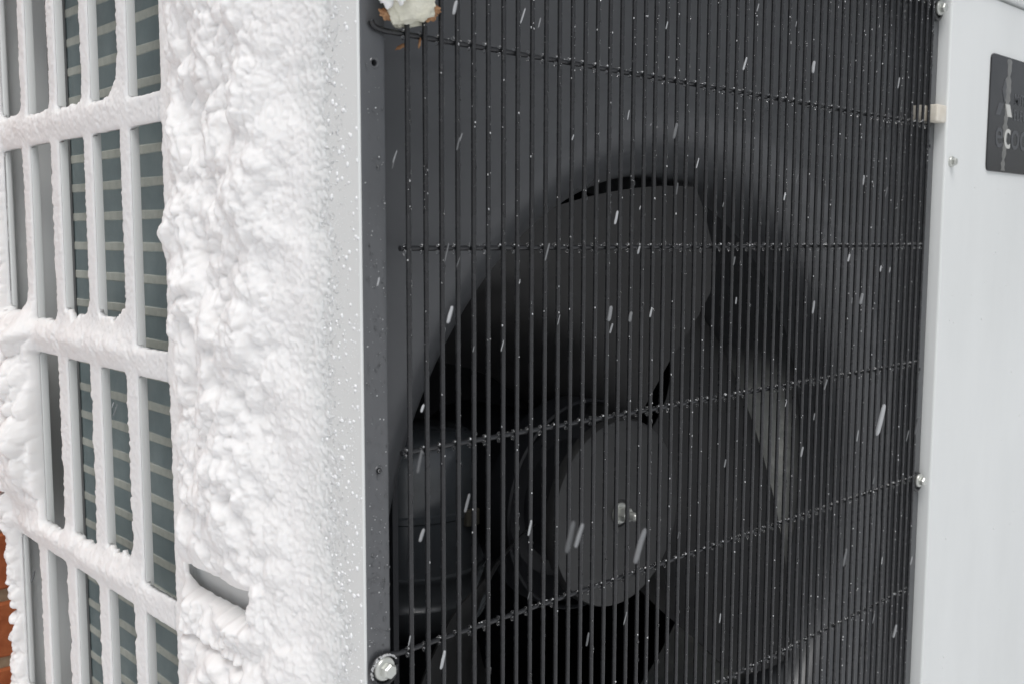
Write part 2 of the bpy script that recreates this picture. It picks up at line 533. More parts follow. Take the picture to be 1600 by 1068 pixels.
# rest of the casing, dark inside
bm = bmesh.new()
box(bm, (0.05, 0.50, ZB), (WX, 0.515, ZT - 0.004))
box(bm, (WX - 0.012, 0.014, ZB), (WX, 0.499, ZT - 0.004))
box(bm, (SX + 0.03, 0.014, ZB - 0.012), (WX - 0.014, 0.60, ZB - 0.001))
uobj('casing', bm, M_white, smooth=False)
bm = bmesh.new()
box(bm, (0.655, 0.06, ZB + 0.002), (0.66, 0.495, ZT - 0.006))
box(bm, (0.036, 0.06, ZB + 0.0015), (0.655, 0.488, ZB + 0.004))
box(bm, (0.036, 0.06, ZT - 0.009), (0.655, 0.488, ZT - 0.0065))
box(bm, (0.034, 0.488, ZB + 0.002), (0.654, 0.492, ZT - 0.006))
box(bm, (0.032, 0.06, ZB + 0.002), (0.036, 0.487, ZT - 0.006))
uobj('inner_wall', bm, M_inner, smooth=False)
foot_me = None
for fx in (0.14, 0.80):
    bm = bmesh.new(); box(bm, (0, 0.02, -0.655), (0.06, 0.60, ZB - 0.0125), 0.004, 2)
    uobj('foot', bm, M_white, (fx, 0, 0))

# ------------------------------------------------------------------ fan
fan = ugroup('fan')
HY = 0.105
bm = bmesh.new()
lathe(bm, [(0.0005, HY + 0.0012), (0.0105, HY + 0.0012), (0.0115, HY), (0.0735, HY), (0.0765, HY + 0.0010), (0.0778, HY + 0.0045), (0.0775, HY + 0.010), (0.072, HY + 0.0105), (0.060, HY + 0.012)], 96, 'y', c=(FAN[0], 0, FAN[1]))
usub('hub', fan, bm, M_hub, angle=28)
bm = bmesh.new()
lathe(bm, [(0.052, HY + 0.0125), (0.054, HY + 0.058), (0.066, HY + 0.062), (0.0850, HY + 0.050), (0.0862, HY + 0.0400), (0.0878, HY + 0.0385), (0.0893, HY + 0.0400), (0.0893, HY + 0.066), (0.070, HY + 0.068)], 96, 'y', c=(FAN[0], 0, FAN[1]))
usub('hub_rim', fan, bm, M_inner, angle=28)
bm = bmesh.new()
lathe(bm, [(0.060, HY + 0.064), (0.070, HY + 0.075), (0.070, HY + 0.20)], 48, 'y', True, False, c=(FAN[0], 0, FAN[1]))
usub('motor', fan, bm, M_inner)

def blade(th0, name):
    """th0: turn of this blade; the leading edge stands nearest the grille"""
    rs = [0.076, 0.095, 0.115, 0.134, 0.155, 0.175, 0.195, 0.208, 0.221, 0.235, 0.247, 0.257, 0.264, 0.268]
    lead_r = [0.076, 0.105, 0.130, 0.155, 0.170, 0.200, 0.220, 0.245, 0.256, 0.268]
    lead_t = [58.5, 61.0, 63.5, 65.0, 65.4, 66.3, 70.0, 75.5, 78.0, 80.5]
    lead_y = [0.125, 0.116, 0.106, 0.093, 0.086, 0.076, 0.072, 0.070, 0.069, 0.069]
    bm = bmesh.new()
    NS = 26
    front_, back_ = [], []
    for i, r in enumerate(rs):
        tl = np.interp(r, lead_r, lead_t)
        yl = np.interp(r, lead_r, lead_y)
        span = np.interp(r, [0.076, 0.15, 0.22, 0.268], [40, 62, 79, 84])
        drop = np.interp(r, [0.076, 0.15, 0.268], [0.075, 0.115, 0.145])
        fr_, bk_ = [], []
        for s in range(NS + 1):
            u = s / NS
            a = R(tl + span * u + th0)
            rq = r * (1 - 0.042 * max(0.0, (r - 0.15) / 0.118) * math.sin(math.pi * min(1.0, u * 1.25)))
            yy = yl + drop * (u ** 1.05)
            thick = 0.0028 * (0.35 + 0.65 * math.sin(math.pi * min(1, max(0, 0.12 + 0.85 * u))))
            fr_.append(bm.verts.new((FAN[0] + rq * math.cos(a), yy, FAN[1] + rq * math.sin(a))))
            bk_.append(bm.verts.new((FAN[0] + rq * math.cos(a), yy + thick, FAN[1] + rq * math.sin(a))))
        front_.append(fr_); back_.append(bk_)
    nr = len(rs)
    for i in range(nr - 1):
        for s in range(NS):
            bm.faces.new((front_[i][s], front_[i][s + 1], front_[i + 1][s + 1], front_[i + 1][s]))
            bm.faces.new((back_[i][s], back_[i + 1][s], back_[i + 1][s + 1], back_[i][s + 1]))
    for s in range(NS):
        bm.faces.new((front_[0][s], back_[0][s], back_[0][s + 1], front_[0][s + 1]))
        bm.faces.new((front_[-1][s], front_[-1][s + 1], back_[-1][s + 1], back_[-1][s]))
    for i in range(nr - 1):
        bm.faces.new((front_[i][0], front_[i + 1][0], back_[i + 1][0], back_[i][0]))
        bm.faces.new((front_[i][-1], back_[i][-1], back_[i + 1][-1], front_[i + 1][-1]))
    bmesh.ops.recalc_face_normals(bm, faces=bm.faces)
    return usub('blade', fan, bm, M_fan, angle=40)
blade(0, 'a'); blade(-120, 'b'); blade(120, 'c')

# nut on the fan shaft
bm = bmesh.new()
lathe(bm, [(0.0005, HY - 0.0018), (0.0078, HY - 0.0018), (0.0088, HY - 0.0008), (0.0088, HY + 0.001)], 32, 'y', c=(FAN[0], 0, FAN[1]))
lathe(bm, [(0.0005, HY - 0.010), (0.0052, HY - 0.010), (0.0060, HY - 0.009), (0.0060, HY - 0.0017)], 6, 'y', c=(FAN[0], 0, FAN[1]))
lathe(bm, [(0.0004, HY - 0.0185), (0.0022, HY - 0.018), (0.0033, HY - 0.0165), (0.0036, HY - 0.015), (0.0036, HY - 0.0095)], 24, 'y', c=(FAN[0], 0, FAN[1]))
usub('shaft_nut', fan, bm, M_steel, angle=30)

# rounded dark vessel seen through the mouth at the left
ves = ugroup('vessel')
VX, VY = 0.205, 0.275
bm = bmesh.new()
lathe(bm, [(0.001, -0.362), (0.030, -0.3605), (0.055, -0.352), (0.069, -0.338), (0.0745, -0.324), (0.0750, -0.318), (0.0730, -0.3165), (0.0715, -0.312), (0.0705, -0.296),
           (0.0720, -0.2945), (0.0720, -0.2915), (0.0700, -0.290), (0.0695, -0.246), (0.0715, -0.2445), (0.0715, -0.240), (0.0695, -0.2385),
           (0.068, -0.200), (0.062, -0.185), (0.052, -0.178), (0.001, -0.1775)], 64, 'z', c=(VX, VY, 0))
usub('vessel_body', ves, bm, M_vessel, angle=50)
bm = bmesh.new(); box(bm, (0.212, 0.200, -0.252), (0.226, 0.206, -0.238), 0.001, 1)
usub('paper_tag', ves, bm, mat('dull_tag', (0.16, 0.15, 0.12), 0.8, 0.2))

# ------------------------------------------------------------------ grille
grille = ugroup('grille')
bm = bmesh.new()
z0, z1 = BARS[-1] - 0.02, BARS[0] + 0.006
pts = [(0, 0, z0 + (z1 - z0) * k / 40) for k in range(41)]
tube(bm, pts, 0.00142, 12)
wire_me = finish(bm, 'vertical_wire', M_wire)
for i in range(NW):
    link_mesh('vertical_wire', wire_me, grille, (PIT * i + random.uniform(-.00018, .00018), random.uniform(-.0002, .0002), 0), (0, 0, random.uniform(0, 6.28)))
BY = 0.0024
XL, XR = -0.0042, PIT * (NW - 1) + 0.0028
def loop(cx, cz, side, zc):
    """open eye of wire round a screw; side -1 left, +1 right"""
    pts = []
    r = 0.0080
    for k in range(22):
        a = math.pi / 2 + side * (-1) * k / 21 * 1.55 * math.pi * 1
        pts.append((cx + r * math.cos(a), BY - 0.0004, cz + r * math.sin(a)))
    return pts
for bi, z in enumerate(BARS):
    bm = bmesh.new()
    if bi == 1:
        pts = [(-0.0208, BY, z + 0.0040), (-0.0198, BY, z + 0.0018), (-0.017, BY, z + 0.0006), (-0.012, BY, z), (XR + 0.006, BY, z), (XR + 0.008, BY + 0.003, z)]
    elif bi in (0, 4):
        lp = loop(-0.0175, z - 0.0062, -1, z)
        rp = loop(0.6072, z - 0.0058, 1, z)
        pts = lp[::-1] + [(-0.011, BY, z + 0.0008), (-0.006, BY, z)] + [(XR, BY, z), (XR + 0.004, BY, z + 0.0004)] + rp
    else:
        pts = [(XL, BY, z), (XR, BY, z)]
    dense = []
    for a, b in zip(pts, pts[1:]):
        a, b = Vector(a), Vector(b)
        nn = 40 if (b - a).length > 0.1 else 1
        dense += [a.lerp(b, k / nn) for k in range(nn)]
    dense.append(Vector(pts[-1]))
    tube(bm, dense, 0.00148, 12)
    usub('cross_bar', grille, bm, M_wire)

# ------------------------------------------------------------------ screws
def screw(name, loc, rot, big=True):
    s = empty('screw', Vector(loc) - UO, unit)
    s.rotation_euler = rot
    k = 1.0 if big else 0.8
    bm = bmesh.new()
    lathe(bm, [(0.0004, -0.0012), (0.0048 * k, -0.0012), (0.0060 * k, -0.0008), (0.0064 * k, 0.0), (0.0062 * k, 0.0014)], 36, 'y')
    usub('washer', s, bm, M_steel, angle=25)
    bm = bmesh.new()
    lathe(bm, [(0.0043 * k, 0.0), (0.0043 * k, -0.0042 * k), (0.0036 * k, -0.0054 * k)], 6, 'y', True, True)
    h = usub('hex_head', s, bm, M_steel, smooth=False)
    c1 = bmesh.new(); box(c1, (-0.0024 * k, -0.01, -0.0006 * k), (0.0024 * k, -0.0032 * k, 0.0006 * k))
    c2 = bmesh.new(); box(c2, (-0.0006 * k, -0.01, -0.0024 * k), (0.0006 * k, -0.0032 * k, 0.0024 * k))
    c3 = bmesh.new(); lathe(c3, [(0.0026 * k, -0.01), (0.0026 * k, -0.0049 * k)], 20, 'y', True, True)
    cut(h, [c1, c2, c3])
    bm = bmesh.new()
    box(bm, (-0.00235 * k, -0.00345 * k, -0.00055 * k), (0.00235 * k, -0.0033 * k, 0.00055 * k))
    box(bm, (-0.00055 * k, -0.00343 * k, -0.00235 * k), (0.00055 * k, -0.00331 * k, 0.00235 * k))
    usub('cross_slot', s, bm, M_recess, smooth=False)
    bm = bmesh.new(); tube(bm, [(0, 0.001, 0), (0, 0.008, 0)], 0.0022 * k, 12)
    usub('shank', s, bm, M_steel)
    return s
for loc, rz, ry in (((-0.0185, -0.0006, -0.2413), 0.10, 0.5), ((0.6078, -0.0006, -0.2408), -0.05, 0.2), ((0.6078, -0.0006, 0.1968), 0.0, 0.9)):
    screw('screw', loc, (0.06, ry, rz))
screw('screw', (0.6280, -0.0086, 0.0593), (0.02, 0.4, 0.0), False)

# ------------------------------------------------------------------ name plate
plate = ugroup('name_plate')
plate.location += Vector((-0.0178, 0, -0.0020))
bm = bmesh.new()
vs = []
a0, b0, a1, b1, rr = 0.7240, 0.0570, 0.9400, 0.1705, 0.006
for cx_, cz_, st in ((a1 - rr, b1 - rr, 0), (a0 + rr, b1 - rr, 90), (a0 + rr, b0 + rr, 180), (a1 - rr, b0 + rr, 270)):
    for k in range(7):
        a = R(st + 15 * k); vs.append((cx_ + rr * math.cos(a), cz_ + rr * math.sin(a)))
fa = [bm.verts.new((x, -0.0088, z)) for x, z in vs]; bk = [bm.verts.new((x, -0.0070, z)) for x, z in vs]
bm.faces.new(fa); bm.faces.new(bk[::-1])
for k in range(len(vs)): bm.faces.new((fa[k], bk[k], bk[(k + 1) % len(vs)], fa[(k + 1) % len(vs)]))
bmesh.ops.recalc_face_normals(bm, faces=bm.faces)
usub('plate_sheet', plate, bm, M_plate, smooth=False)
def lettering(txt, x, z, size, mtl, bold=0.0, spacing=1.0):
    cu = bpy.data.curves.new('lettering', 'FONT')
    cu.body = txt; cu.size = size; cu.extrude = 0.00012; cu.offset = bold * 0.4; cu.space_character = spacing
    t = bpy.data.objects.new('lettering', cu)
    C.objects.link(t)
    t.rotation_euler = (R(90), 0, 0)
    dg = bpy.context.evaluated_depsgraph_get(); dg.update()
    me = bpy.data.meshes.new_from_object(t.evaluated_get(dg))
    bpy.data.objects.remove(t)
    me.materials.clear(); me.materials.append(mtl)
    return link_mesh('lettering', me, plate, (x, -0.0090 if mtl is M_letter else -0.00945, z), (R(90), 0, 0))
lettering('MITSUBISHI', 0.7830, 0.1262, 0.0155, M_letter, 0.0004)
lettering('ELECTRIC', 0.7830, 0.1105, 0.0155, M_letter, 0.0004)
lettering('e', 0.7395, 0.0815, 0.041, M_letter, 0.0006)
lettering('c', 0.7600, 0.0815, 0.041, M_letter_lit, 0.0006)
lettering('odan', 0.7790, 0.0815, 0.041, M_letter, 0.0006)
def lozenge(pts, mtl):
    bm = bmesh.new()
    yo = 0 if mtl is M_letter else -0.0005
    f_ = [bm.verts.new((x, -0.00912 + yo, z)) for x, z in pts]; b_ = [bm.verts.new((x, -0.0089, z)) for x, z in pts]
    bm.faces.new(f_); bm.faces.new(b_[::-1])
    for k in range(4): bm.faces.new((f_[k], b_[k], b_[(k + 1) % 4], f_[(k + 1) % 4]))
    bmesh.ops.recalc_face_normals(bm, faces=bm.faces)
    usub('emblem_lozenge', plate, bm, mtl, smooth=False)
lozenge([(0.7385, 0.1125), (0.7495, 0.1125), (0.7560, 0.1245), (0.7450, 0.1245)], M_letter)
lozenge([(0.7605, 0.1245), (0.7670, 0.1125), (0.7780, 0.1125), (0.7715, 0.1245)], M_letter_lit)
lozenge([(0.7582, 0.1255), (0.7645, 0.1375), (0.7582, 0.1495), (0.7519, 0.1375)], M_letter)

# ------------------------------------------------------------------ snow plastered on the slotted side
def snow_side():
    st = 0.00105
    ys = np.arange(0.010, 0.640, st); zs = np.arange(-0.500, 0.190, st)
    Y, Z = np.meshgrid(ys, zs, indexing='ij')
    # outline: negative distance where there is no snow
    D = np.full_like(Y, 1.0)
    OPEN = np.zeros(Y.shape, bool)
    heaps = {(0, 0): (0.001,), }
    jag = (fbm(Y * 330, Z * 330, 5, 3) - 0.5)
    jagl = (fbm(Y * 60, Z * 60, 9, 3) - 0.5)
    rail_top = [0.0825, -0.0915, -0.2662, -0.441]
    rail_bot = [0.0645, -0.1100, -0.2850, -0.460]
    slots_z = [(0.0825, 0.240), (-0.0915, 0.0645), (-0.2662, -0.1100), (-0.441, -0.2850)]
    heap = [[0.001, 0.005, 0.006, 0.007, 0.010], [0.001, 0.023, 0.020, 0.010, 0.016], [0.001, 0.017, 0.010, 0.006, 0.2], [0.004, 0.01, 0.01, 0.01, 0.01]]
    grow = [[0.0002, 0.0012, 0.001, 0.001, 0.001], [0.0010, 0.0012, 0.0012, 0.003, 0.002], [0.001, 0.0040, 0.0045, 0.006, 0.004], [0.0015, 0.0045, 0.0045, 0.005, 0.004]]
    for rI, (za, zb) in enumerate(slots_z):
        for k in range(5):
            ya = SLOT0 + SP * k; yb = ya + SP - SWD
            g_ = grow[rI][k]; hp = heap[rI][k]
            uy = np.clip((Y - ya) / (yb - ya), 0, 1)
            right = ya + g_ * (0.5 + 1.0 * fbm(Z * 120, Z * 0 + k + 7 * rI, 3, 2)) + jag * 0.0042 * min(1, g_ / 0.0012)
            h_ = hp * (0.72 + 0.5 * (fbm(Y * 90 + k, Z * 0 + rI, 21, 3)) - 0.35 * (1 - (2 * uy - 1) ** 2) + 0.35 * (1 - uy)) + jag * 0.005 * min(1, hp / 0.004)
            if (rI, k) == (0, 1): h_ = h_ + 0.030 * np.clip(1 - uy * 2.6, 0, 1) ** 2 * (1 + jagl)
            bot = za + h_
            top = zb - 0.0006 - 0.0015 * np.clip(jagl, 0, 1)
            left = yb + 0.0005
            OPEN |= (Y > ya + 0.0005) & (Y < yb - 0.0008) & (Z > za + 0.0005) & (Z < zb - 0.0005)
            # rounded-rect signed distance (inside the opening positive)
            ax = np.minimum(Y - right, left - Y); az = np.minimum(Z - bot, top - Z)
            rad = 0.0035
            qx = rad - ax; qz = rad - az
            ins = np.where((qx > 0) & (qz > 0), rad - np.sqrt(np.maximum(qx, 0) ** 2 + np.maximum(qz, 0) ** 2), np.minimum(ax, az))
            D = np.minimum(D, -ins)
    # hand grip opening, under an overhanging edge
    up = -0.2262 - 0.0006 * fbm(Y * 300, Z * 0, 41, 2)
    lo = -0.2440 + 0.0022 * (fbm(Y * 140, Z * 0, 43, 3) - 0.5) + 0.006 * sstep(0.192, 0.214, Y) + 0.004 * sstep(0.120, 0.108, Y)
    grip = np.minimum(np.minimum(up - Z, Z - lo), np.minimum(Y - 0.1105, 0.2105 - Y))
    D = np.minimum(D, -grip)
    # far edge behind the corner post
    clump = np.exp(-(((Z + 0.165) / 0.085) ** 4))
    edge = 0.569 + 0.010 * (fbm(Z * 40, Z * 0, 51, 3) - 0.5) + 0.007 * puffs(Z * 75, Z * 0 + 0.4, 52) + clump * 0.047
    edge = edge - 0.040 * np.exp(-(((Z + 0.243) / 0.006) ** 2))
    D = np.minimum(D, edge - Y)
    # thickness
    wob = fbm(Y * 35, Z * 35, 61, 3) - 0.5
    Yw = Y + 0.010 * wob; Zw = Z + 0.012 * (fbm(Y * 28 + 9, Z * 28, 62, 3) - 0.5)
    p1 = puffs(Yw * 42, Zw * 36 + Yw * 10, 70)
    p2 = puffs(Yw * 85, Zw * 80, 71)
    p3 = puffs(Yw * 180, Zw * 180, 72)
    lowf = fbm(Y * 14, Z * 14, 73, 3)
    env = sstep(0.045, 0.125, Y + 0.03 * (lowf - 0.5) + 0.012 * wob) * sstep(0.221, 0.186, Y + 0.012 * wob)
    env1 = sstep(0.018, 0.135, Y + 0.03 * (lowf - 0.5)) * sstep(0.221, 0.186, Y + 0.012 * wob)
    # soft wind-packed powder: billows on billows, each with its own fuzz
    def bil(f, sd):
        v = vnoise(Yw * f + 3.1 * sd, Zw * f * 0.92 + 1.7 * sd, sd) * 0.6 + vnoise(Yw * f * 0.93 + Zw * f * 0.37 + sd, Zw * f * 0.93 - Yw * f * 0.37, sd + 3) * 0.4
        return np.minimum(1, 1.6 * np.abs(2 * v - 1))
    b1 = blur(bil(36, 90), 3); b2 = blur(bil(78, 91), 1); b3 = bil(165, 92); b4 = bil(340, 93)
    thick = blur(env1 * (0.001 + 0.018 * (lowf - 0.2)) + env * (0.0060 * p1 + 0.0030 * p2), 2) + env * (0.0052 * b1 + 0.0040 * b2) + env1 * (0.0018 * b3 + 0.0009 * b4)
    grainy = fbm(Y * 420, Z * 420, 80, 3)
    midg = fbm(Y * 130, Z * 130, 81, 3)
    frost_edge = sstep(0.016, 0.085, Y)
    beadn = puffs(Y * 430, Z * 430, 84, 0.7)
    fade = sstep(0.004, 0.080, Y + 0.022 * (lowf - 0.5) + 0.018 * (midg - 0.5))
    thin = (0.0020 * fade + 0.0013 * (beadn - 0.35) * (1 - 0.45 * fade) + 0.0007 * (grainy - 0.5) - 0.00085 * (1 - fade)) * sstep(0.2, 0.08, Y)
    thick = thick * sstep(0.05, 0.6, fade)
    guardf = sstep(0.205, 0.222, Y) * (0.0004 + 0.0012 * grainy + 0.0010 * fbm(Y * 70, Z * 70, 82, 3) * sstep(0.30, 0.5, Y))
    # heavier drifts on the rails, lower left
    for zt in rail_top:
        guardf = guardf + 0.0055 * sstep(0.245, 0.33, Y) * np.exp(-(((Z - zt + 0.002) / 0.011) ** 2)) * (0.45 + 0.6 * p1 + 0.3 * p2) * (1 if zt < 0 else 0.4)
    cl = np.exp(-(((Z + 0.165) / 0.080) ** 4)) * sstep(0.475, 0.510, Y + 0.02 * (lowf - 0.5))
    guardf = guardf + cl * (0.012 + 0.014 * p1 + 0.006 * p2) + sstep(0.552, 0.566, Y) * (0.003 + 0.006 * p2 + 0.003 * p3)
    H = np.maximum(thick, 0) + thin + guardf
    H = np.where((Z > up - 0.001) & (Z < up + 0.030) & (Y > 0.105) & (Y < 0.215), np.minimum(H, 0.0065 + 0.5 * np.clip(Z - up, 0, 1) + 0.004 * p2), H)
    H = H + 0.0005 * (grainy - 0.5) * sstep(0.0004, 0.004, H)
    # crease below the grip
    H = H - 0.010 * np.exp(-(((Z + 0.2715 + 0.10 * 0) / 0.0022) ** 2)) * sstep(0.108, 0.118, Y) * sstep(0.216, 0.206, Y)
    bulge = sstep(0.108, 0.122, Y) * sstep(0.214, 0.204, Y) * np.exp(-(((Z + 0.258) / 0.011) ** 2))
    H = H * (1 - 0.55 * bulge) + bulge * (0.0040 + 0.0030 * b2 + 0.0016 * b3 + 0.0008 * b4)
    Hraw = H - 0.00003
    # round over at outlines; the edge above the grip stays full
    over = (np.abs(grip) < 0.02) & (Z > up - 0.0004)
    tap = np.sqrt(np.clip(1 - (1 - np.clip(D / 0.0042, 0, 1)) ** 2, 0, 1))
    tap = np.where(over, np.clip(tap, 0.75, 1), tap)
    H = H * tap
    D = np.minimum(D, np.where(Y < 0.16, Hraw * 1.2, 1.0))
    keep = D > 0
    # vertices
    ny, nz = Y.shape
    # snap the outline to D = 0 for clean curved edges
    gy, gz = np.gradient(D, st, st)
    gl = np.maximum(np.hypot(gy, gz), 0.3)
    near = (D < 0) & (D > -1.6 * st)
    Ys = np.where(near, Y + np.clip(-D / gl, 0, 1.6 * st) * gy / gl, Y); Zs = np.where(near, Z + np.clip(-D / gl, 0, 1.6 * st) * gz / gl, Z)
    H = np.maximum(H, -0.0002)
    H = np.where(near, np.where(Y < 0.16, -0.0003, 0.0002), H)
    kv = keep | near
    face = kv[:-1, :-1] & kv[1:, :-1] & kv[1:, 1:] & kv[:-1, 1:] & (keep[:-1, :-1] | keep[1:, :-1] | keep[1:, 1:] | keep[:-1, 1:])
    idx = np.arange(ny * nz).reshape(ny, nz)
    q = np.stack([idx[:-1, :-1][face], idx[:-1, 1:][face], idx[1:, 1:][face], idx[1:, :-1][face]], 1)
    # puffs lean towards the wind a little so that clumps overhang
    lean = np.clip(H - 0.004, 0, None)
    X = SX - H + np.where(Y < 0.21, 0.00025, -0.0004)
    co = np.stack([X, Ys - 0.25 * lean, Zs - 0.15 * lean], -1).reshape(-1, 3)
    used = np.unique(q)
    remap = np.full(ny * nz, -1); remap[used] = np.arange(len(used))
    q = remap[q]; co = co[used]
    # back skin 3 mm behind, so drifts hanging in the slots have a body
    inslot = (co[:, 1] > 0.232)
    bq = q[inslot[q].all(1)]
    nb = len(co)
    back = co.copy(); back[:, 0] = np.where(OPEN.reshape(-1)[used], SX + 0.0030, SX + 0.0003)
    bu = np.unique(bq); rm = np.full(nb, -1); rm[bu] = np.arange(len(bu)) + nb
    allco = np.concatenate([co, back[bu]])
    e = np.concatenate([bq[:, [0, 1]], bq[:, [1, 2]], bq[:, [2, 3]], bq[:, [3, 0]]])
    key = np.sort(e, 1); key = key[:, 0].astype(np.int64) * nb + key[:, 1]
    uq, first, cnt = np.unique(key, return_index=True, return_counts=True)
    be = e[first[cnt == 1]]
    walls = np.stack([be[:, 0], rm[be[:, 0]], rm[be[:, 1]], be[:, 1]], 1)
    faces = np.concatenate([q, rm[bq][:, ::-1], walls])
    me = bpy.data.meshes.new('snow_crust')
    me.vertices.add(len(allco)); me.vertices.foreach_set('co', allco.astype(np.float32).ravel())
    me.loops.add(len(faces) * 4); me.loops.foreach_set('vertex_index', faces.astype(np.int32).ravel())
    me.polygons.add(len(faces)); me.polygons.foreach_set('loop_start', np.arange(0, len(faces) * 4, 4, dtype=np.int32))
    me.polygons.foreach_set('use_smooth', np.ones(len(faces), dtype=bool))
    me.update(calc_edges=True)
    dv = np.clip((H.reshape(-1)[used] + 0.0002) / 0.004, 0, 1) ** 0.8
    dv = np.maximum(dv, sstep(0.10, 0.2, co[:, 1]) * 0.85)
    at = me.attributes.new('depth', 'FLOAT', 'POINT')
    at.data.foreach_set('value', np.concatenate([dv, np.ones(len(bu))]).astype(np.float32))
    me.materials.append(M_crust)
    return me
so = link_mesh('snow_crust', snow_side())
props(so, 'thick lumpy white snow plastered over the slotted white side', 'snow', kind='stuff')

# ------------------------------------------------------------------ small scattered stuff
ICO = {}
def ico(sub):
    if sub not in ICO:
        b = bmesh.new(); bmesh.ops.create_icosphere(b, subdivisions=sub, radius=1)
        b.verts.ensure_lookup_table()
        ICO[sub] = (np.array([v.co[:] for v in b.verts]), np.array([[v.index for v in f.verts] for f in b.faces])); b.free()
    return ICO[sub]
def blobs(name, items, sub, material, lump=0.0):
    """items: (x, y, z, rx, ry, rz) -> one mesh"""
    V, F = ico(sub)
    it = np.array(items, float)
    n = len(it)
    co = V[None] * it[:, None, 3:6]
    if lump: co = co * (1 + lump * rng.uniform(-1, 1, (n, len(V), 1)))
    co = (co + it[:, None, 0:3]).reshape(-1, 3)
    fa = (F[None] + (np.arange(n) * len(V))[:, None, None]).reshape(-1, 3)
    me = bpy.data.meshes.new(name)
    me.from_pydata(co.tolist(), [], fa.tolist())
    me.polygons.foreach_set('use_smooth', np.ones(len(me.polygons), dtype=bool))
    me.materials.append(material)
    return link_mesh(name, me)

# meltwater held in the corners of the grille and beads on its wires
it = []
for z in BARS[1:-1] + [BARS[0]]:
    for i in range(NW):
        x = PIT * i
        s = random.uniform(0.8, 1.15)
        it.append((x - 0.0021, 0.0012, z + 0.0018, 0.0009 * s, 0.0012, 0.0012 * s))
        if random.random() < 0.75:
            s = random.uniform(0.7, 1.3)
            it.append((x - 0.0021, 0.0012, z - 0.0020, 0.0009 * s, 0.0012, 0.0014 * s))
for k in range(2300):
    i = random.randrange(NW)
    z = 0.20 - 0.62 * random.random() ** 1.5
    if -0.2 < z < -0.02 and random.random() < 0.55: continue
    r = 0.00035 + 0.0007 * random.random() ** 3
    a = random.uniform(-2.6, -0.5)
    it.append((PIT * i + 0.00140 * math.cos(a), 0.0014 * math.sin(a), z, r, r, r * random.uniform(1, 2.2)))
o = blobs('water_drops', it, 2, M_water)
props(o, 'tiny clear water drops clinging to the black grille wires', 'water', kind='stuff')

# frost grains on the lower bars, with drop glints painted as white grains
it = []
for z in BARS[:-1]:
    for i in range(NW):
        if random.random() < 0.62:
            r = random.uniform(0.0003, 0.00062)
            it.append((PIT * i - 0.0019, 0.0004, z + 0.0019, r * 1.2, r, r))  # white grain painting the drop's glint at a crossing
for k in range(900):
    z = BARS[random.choice((3, 4, 4, 5, 5, 5, 6, 2, 1))]
    x = random.uniform(0, 1) ** 0.7 * 0.6
    r = 0.0002 + 0.0006 * random.random() ** 2.5
    it.append((x, BY + random.uniform(-0.0012, 0.0008), z + 0.0014, r, r, r * 0.8))
for k in range(700):
    i = random.randrange(NW)
    if random.random() > i / NW: continue
    z = random.uniform(-0.45, -0.2)
    r = 0.0002 + 0.0005 * random.random() ** 3
    it.append((PIT * i + random.uniform(-0.0012, 0.0004), -0.0013, z, r, r, r))
for k in range(1500):     # white specks painting the water glints along the wires
    i = random.randrange(NW)
    z = 0.20 - 0.40 * random.random() ** 2.0
    a = random.uniform(-2.9, -1.2)
    r = 0.00014 + 0.00036 * random.random() ** 3
    it.append((PIT * i + 0.0014 * math.cos(a), 0.0014 * math.sin(a), z, r, r, r * random.uniform(1, 1.8)))
for k in range(170):      # grains frozen on to the dark flange
    r = 0.00015 + 0.0004 * random.random() ** 3
    it.append((random.uniform(FX0 + 0.001, RX0 - 0.0004), FY - 0.0001, 0.10 - 0.45 * random.random() ** 0.7, r, r * 0.6, r))
for k in range(130):      # round the lower left eye
    a = random.uniform(0.2, 1.1) * math.pi
    r = 0.0003 + 0.0005 * random.random()
    it.append((-0.0175 + 0.0086 * math.cos(a), BY - 0.0016 + random.uniform(-.001, .001), -0.2430 + 0.0086 * math.sin(a), r, r, r))
o = blobs('frost_and_glints', it, 1, M_snow, 0.25)
props(o, 'white frost grains and painted water glints over the black grille bars', 'frost', kind='stuff')

# beads of ice and water on the white side strip and dark flange
it = []
for k in range(5200):
    y = 0.006 + 0.075 * random.random() ** 0.9
    z = random.uniform(-0.42, 0.14)
    if random.random() > 0.15 + 0.75 * (y / 0.08) and random.random() < 0.8 * (1 if z > -0.05 else 0.3): continue
    r = 0.00022 + 0.0010 * random.random() ** 5
    it.append((SX - 0.0001, y, z, r * 0.5, r * random.uniform(0.8, 1.6), r * random.uniform(0.8, 1.5)))
o = blobs('ice_beads', it, 2, M_ice, 0.12)
props(o, 'small clear ice beads on the white corner beside the grille', 'ice', kind='stuff')
it = []
for k in range(620):
    x = random.uniform(FX0 + 0.001, RX0 - 0.0005)
    z = 0.12 - 0.50 * random.random() ** 0.6
    r = 0.0002 + 0.0008 * random.random() ** 3
    it.append((x, FY - 0.0001, z, r, r * 0.75, r * random.uniform(1, 1.5)))
o = blobs('flange_drops', it, 2, M_water)
props(o, 'small clear water drops on the dark left flange', 'water', kind='stuff')

it = []
for k in range(9000):
    u = random.random()
    y = 0.010 + 0.085 * u ** 0.62
    z = random.uniform(-0.47, 0.16)
    r = (0.00018 + 0.00065 * random.random() ** 4) * (0.7 + 0.5 * u)
    it.append((SX - 0.0001 - (0.0004 if u > 0.7 else 0), y, z, r * 0.6, r * random.uniform(0.9, 1.4), r))
o = blobs('snow_grains', it, 1, M_snow, 0.2)
props(o, 'fine white snow grains thinning out towards the corner of the unit', 'snow', kind='stuff')

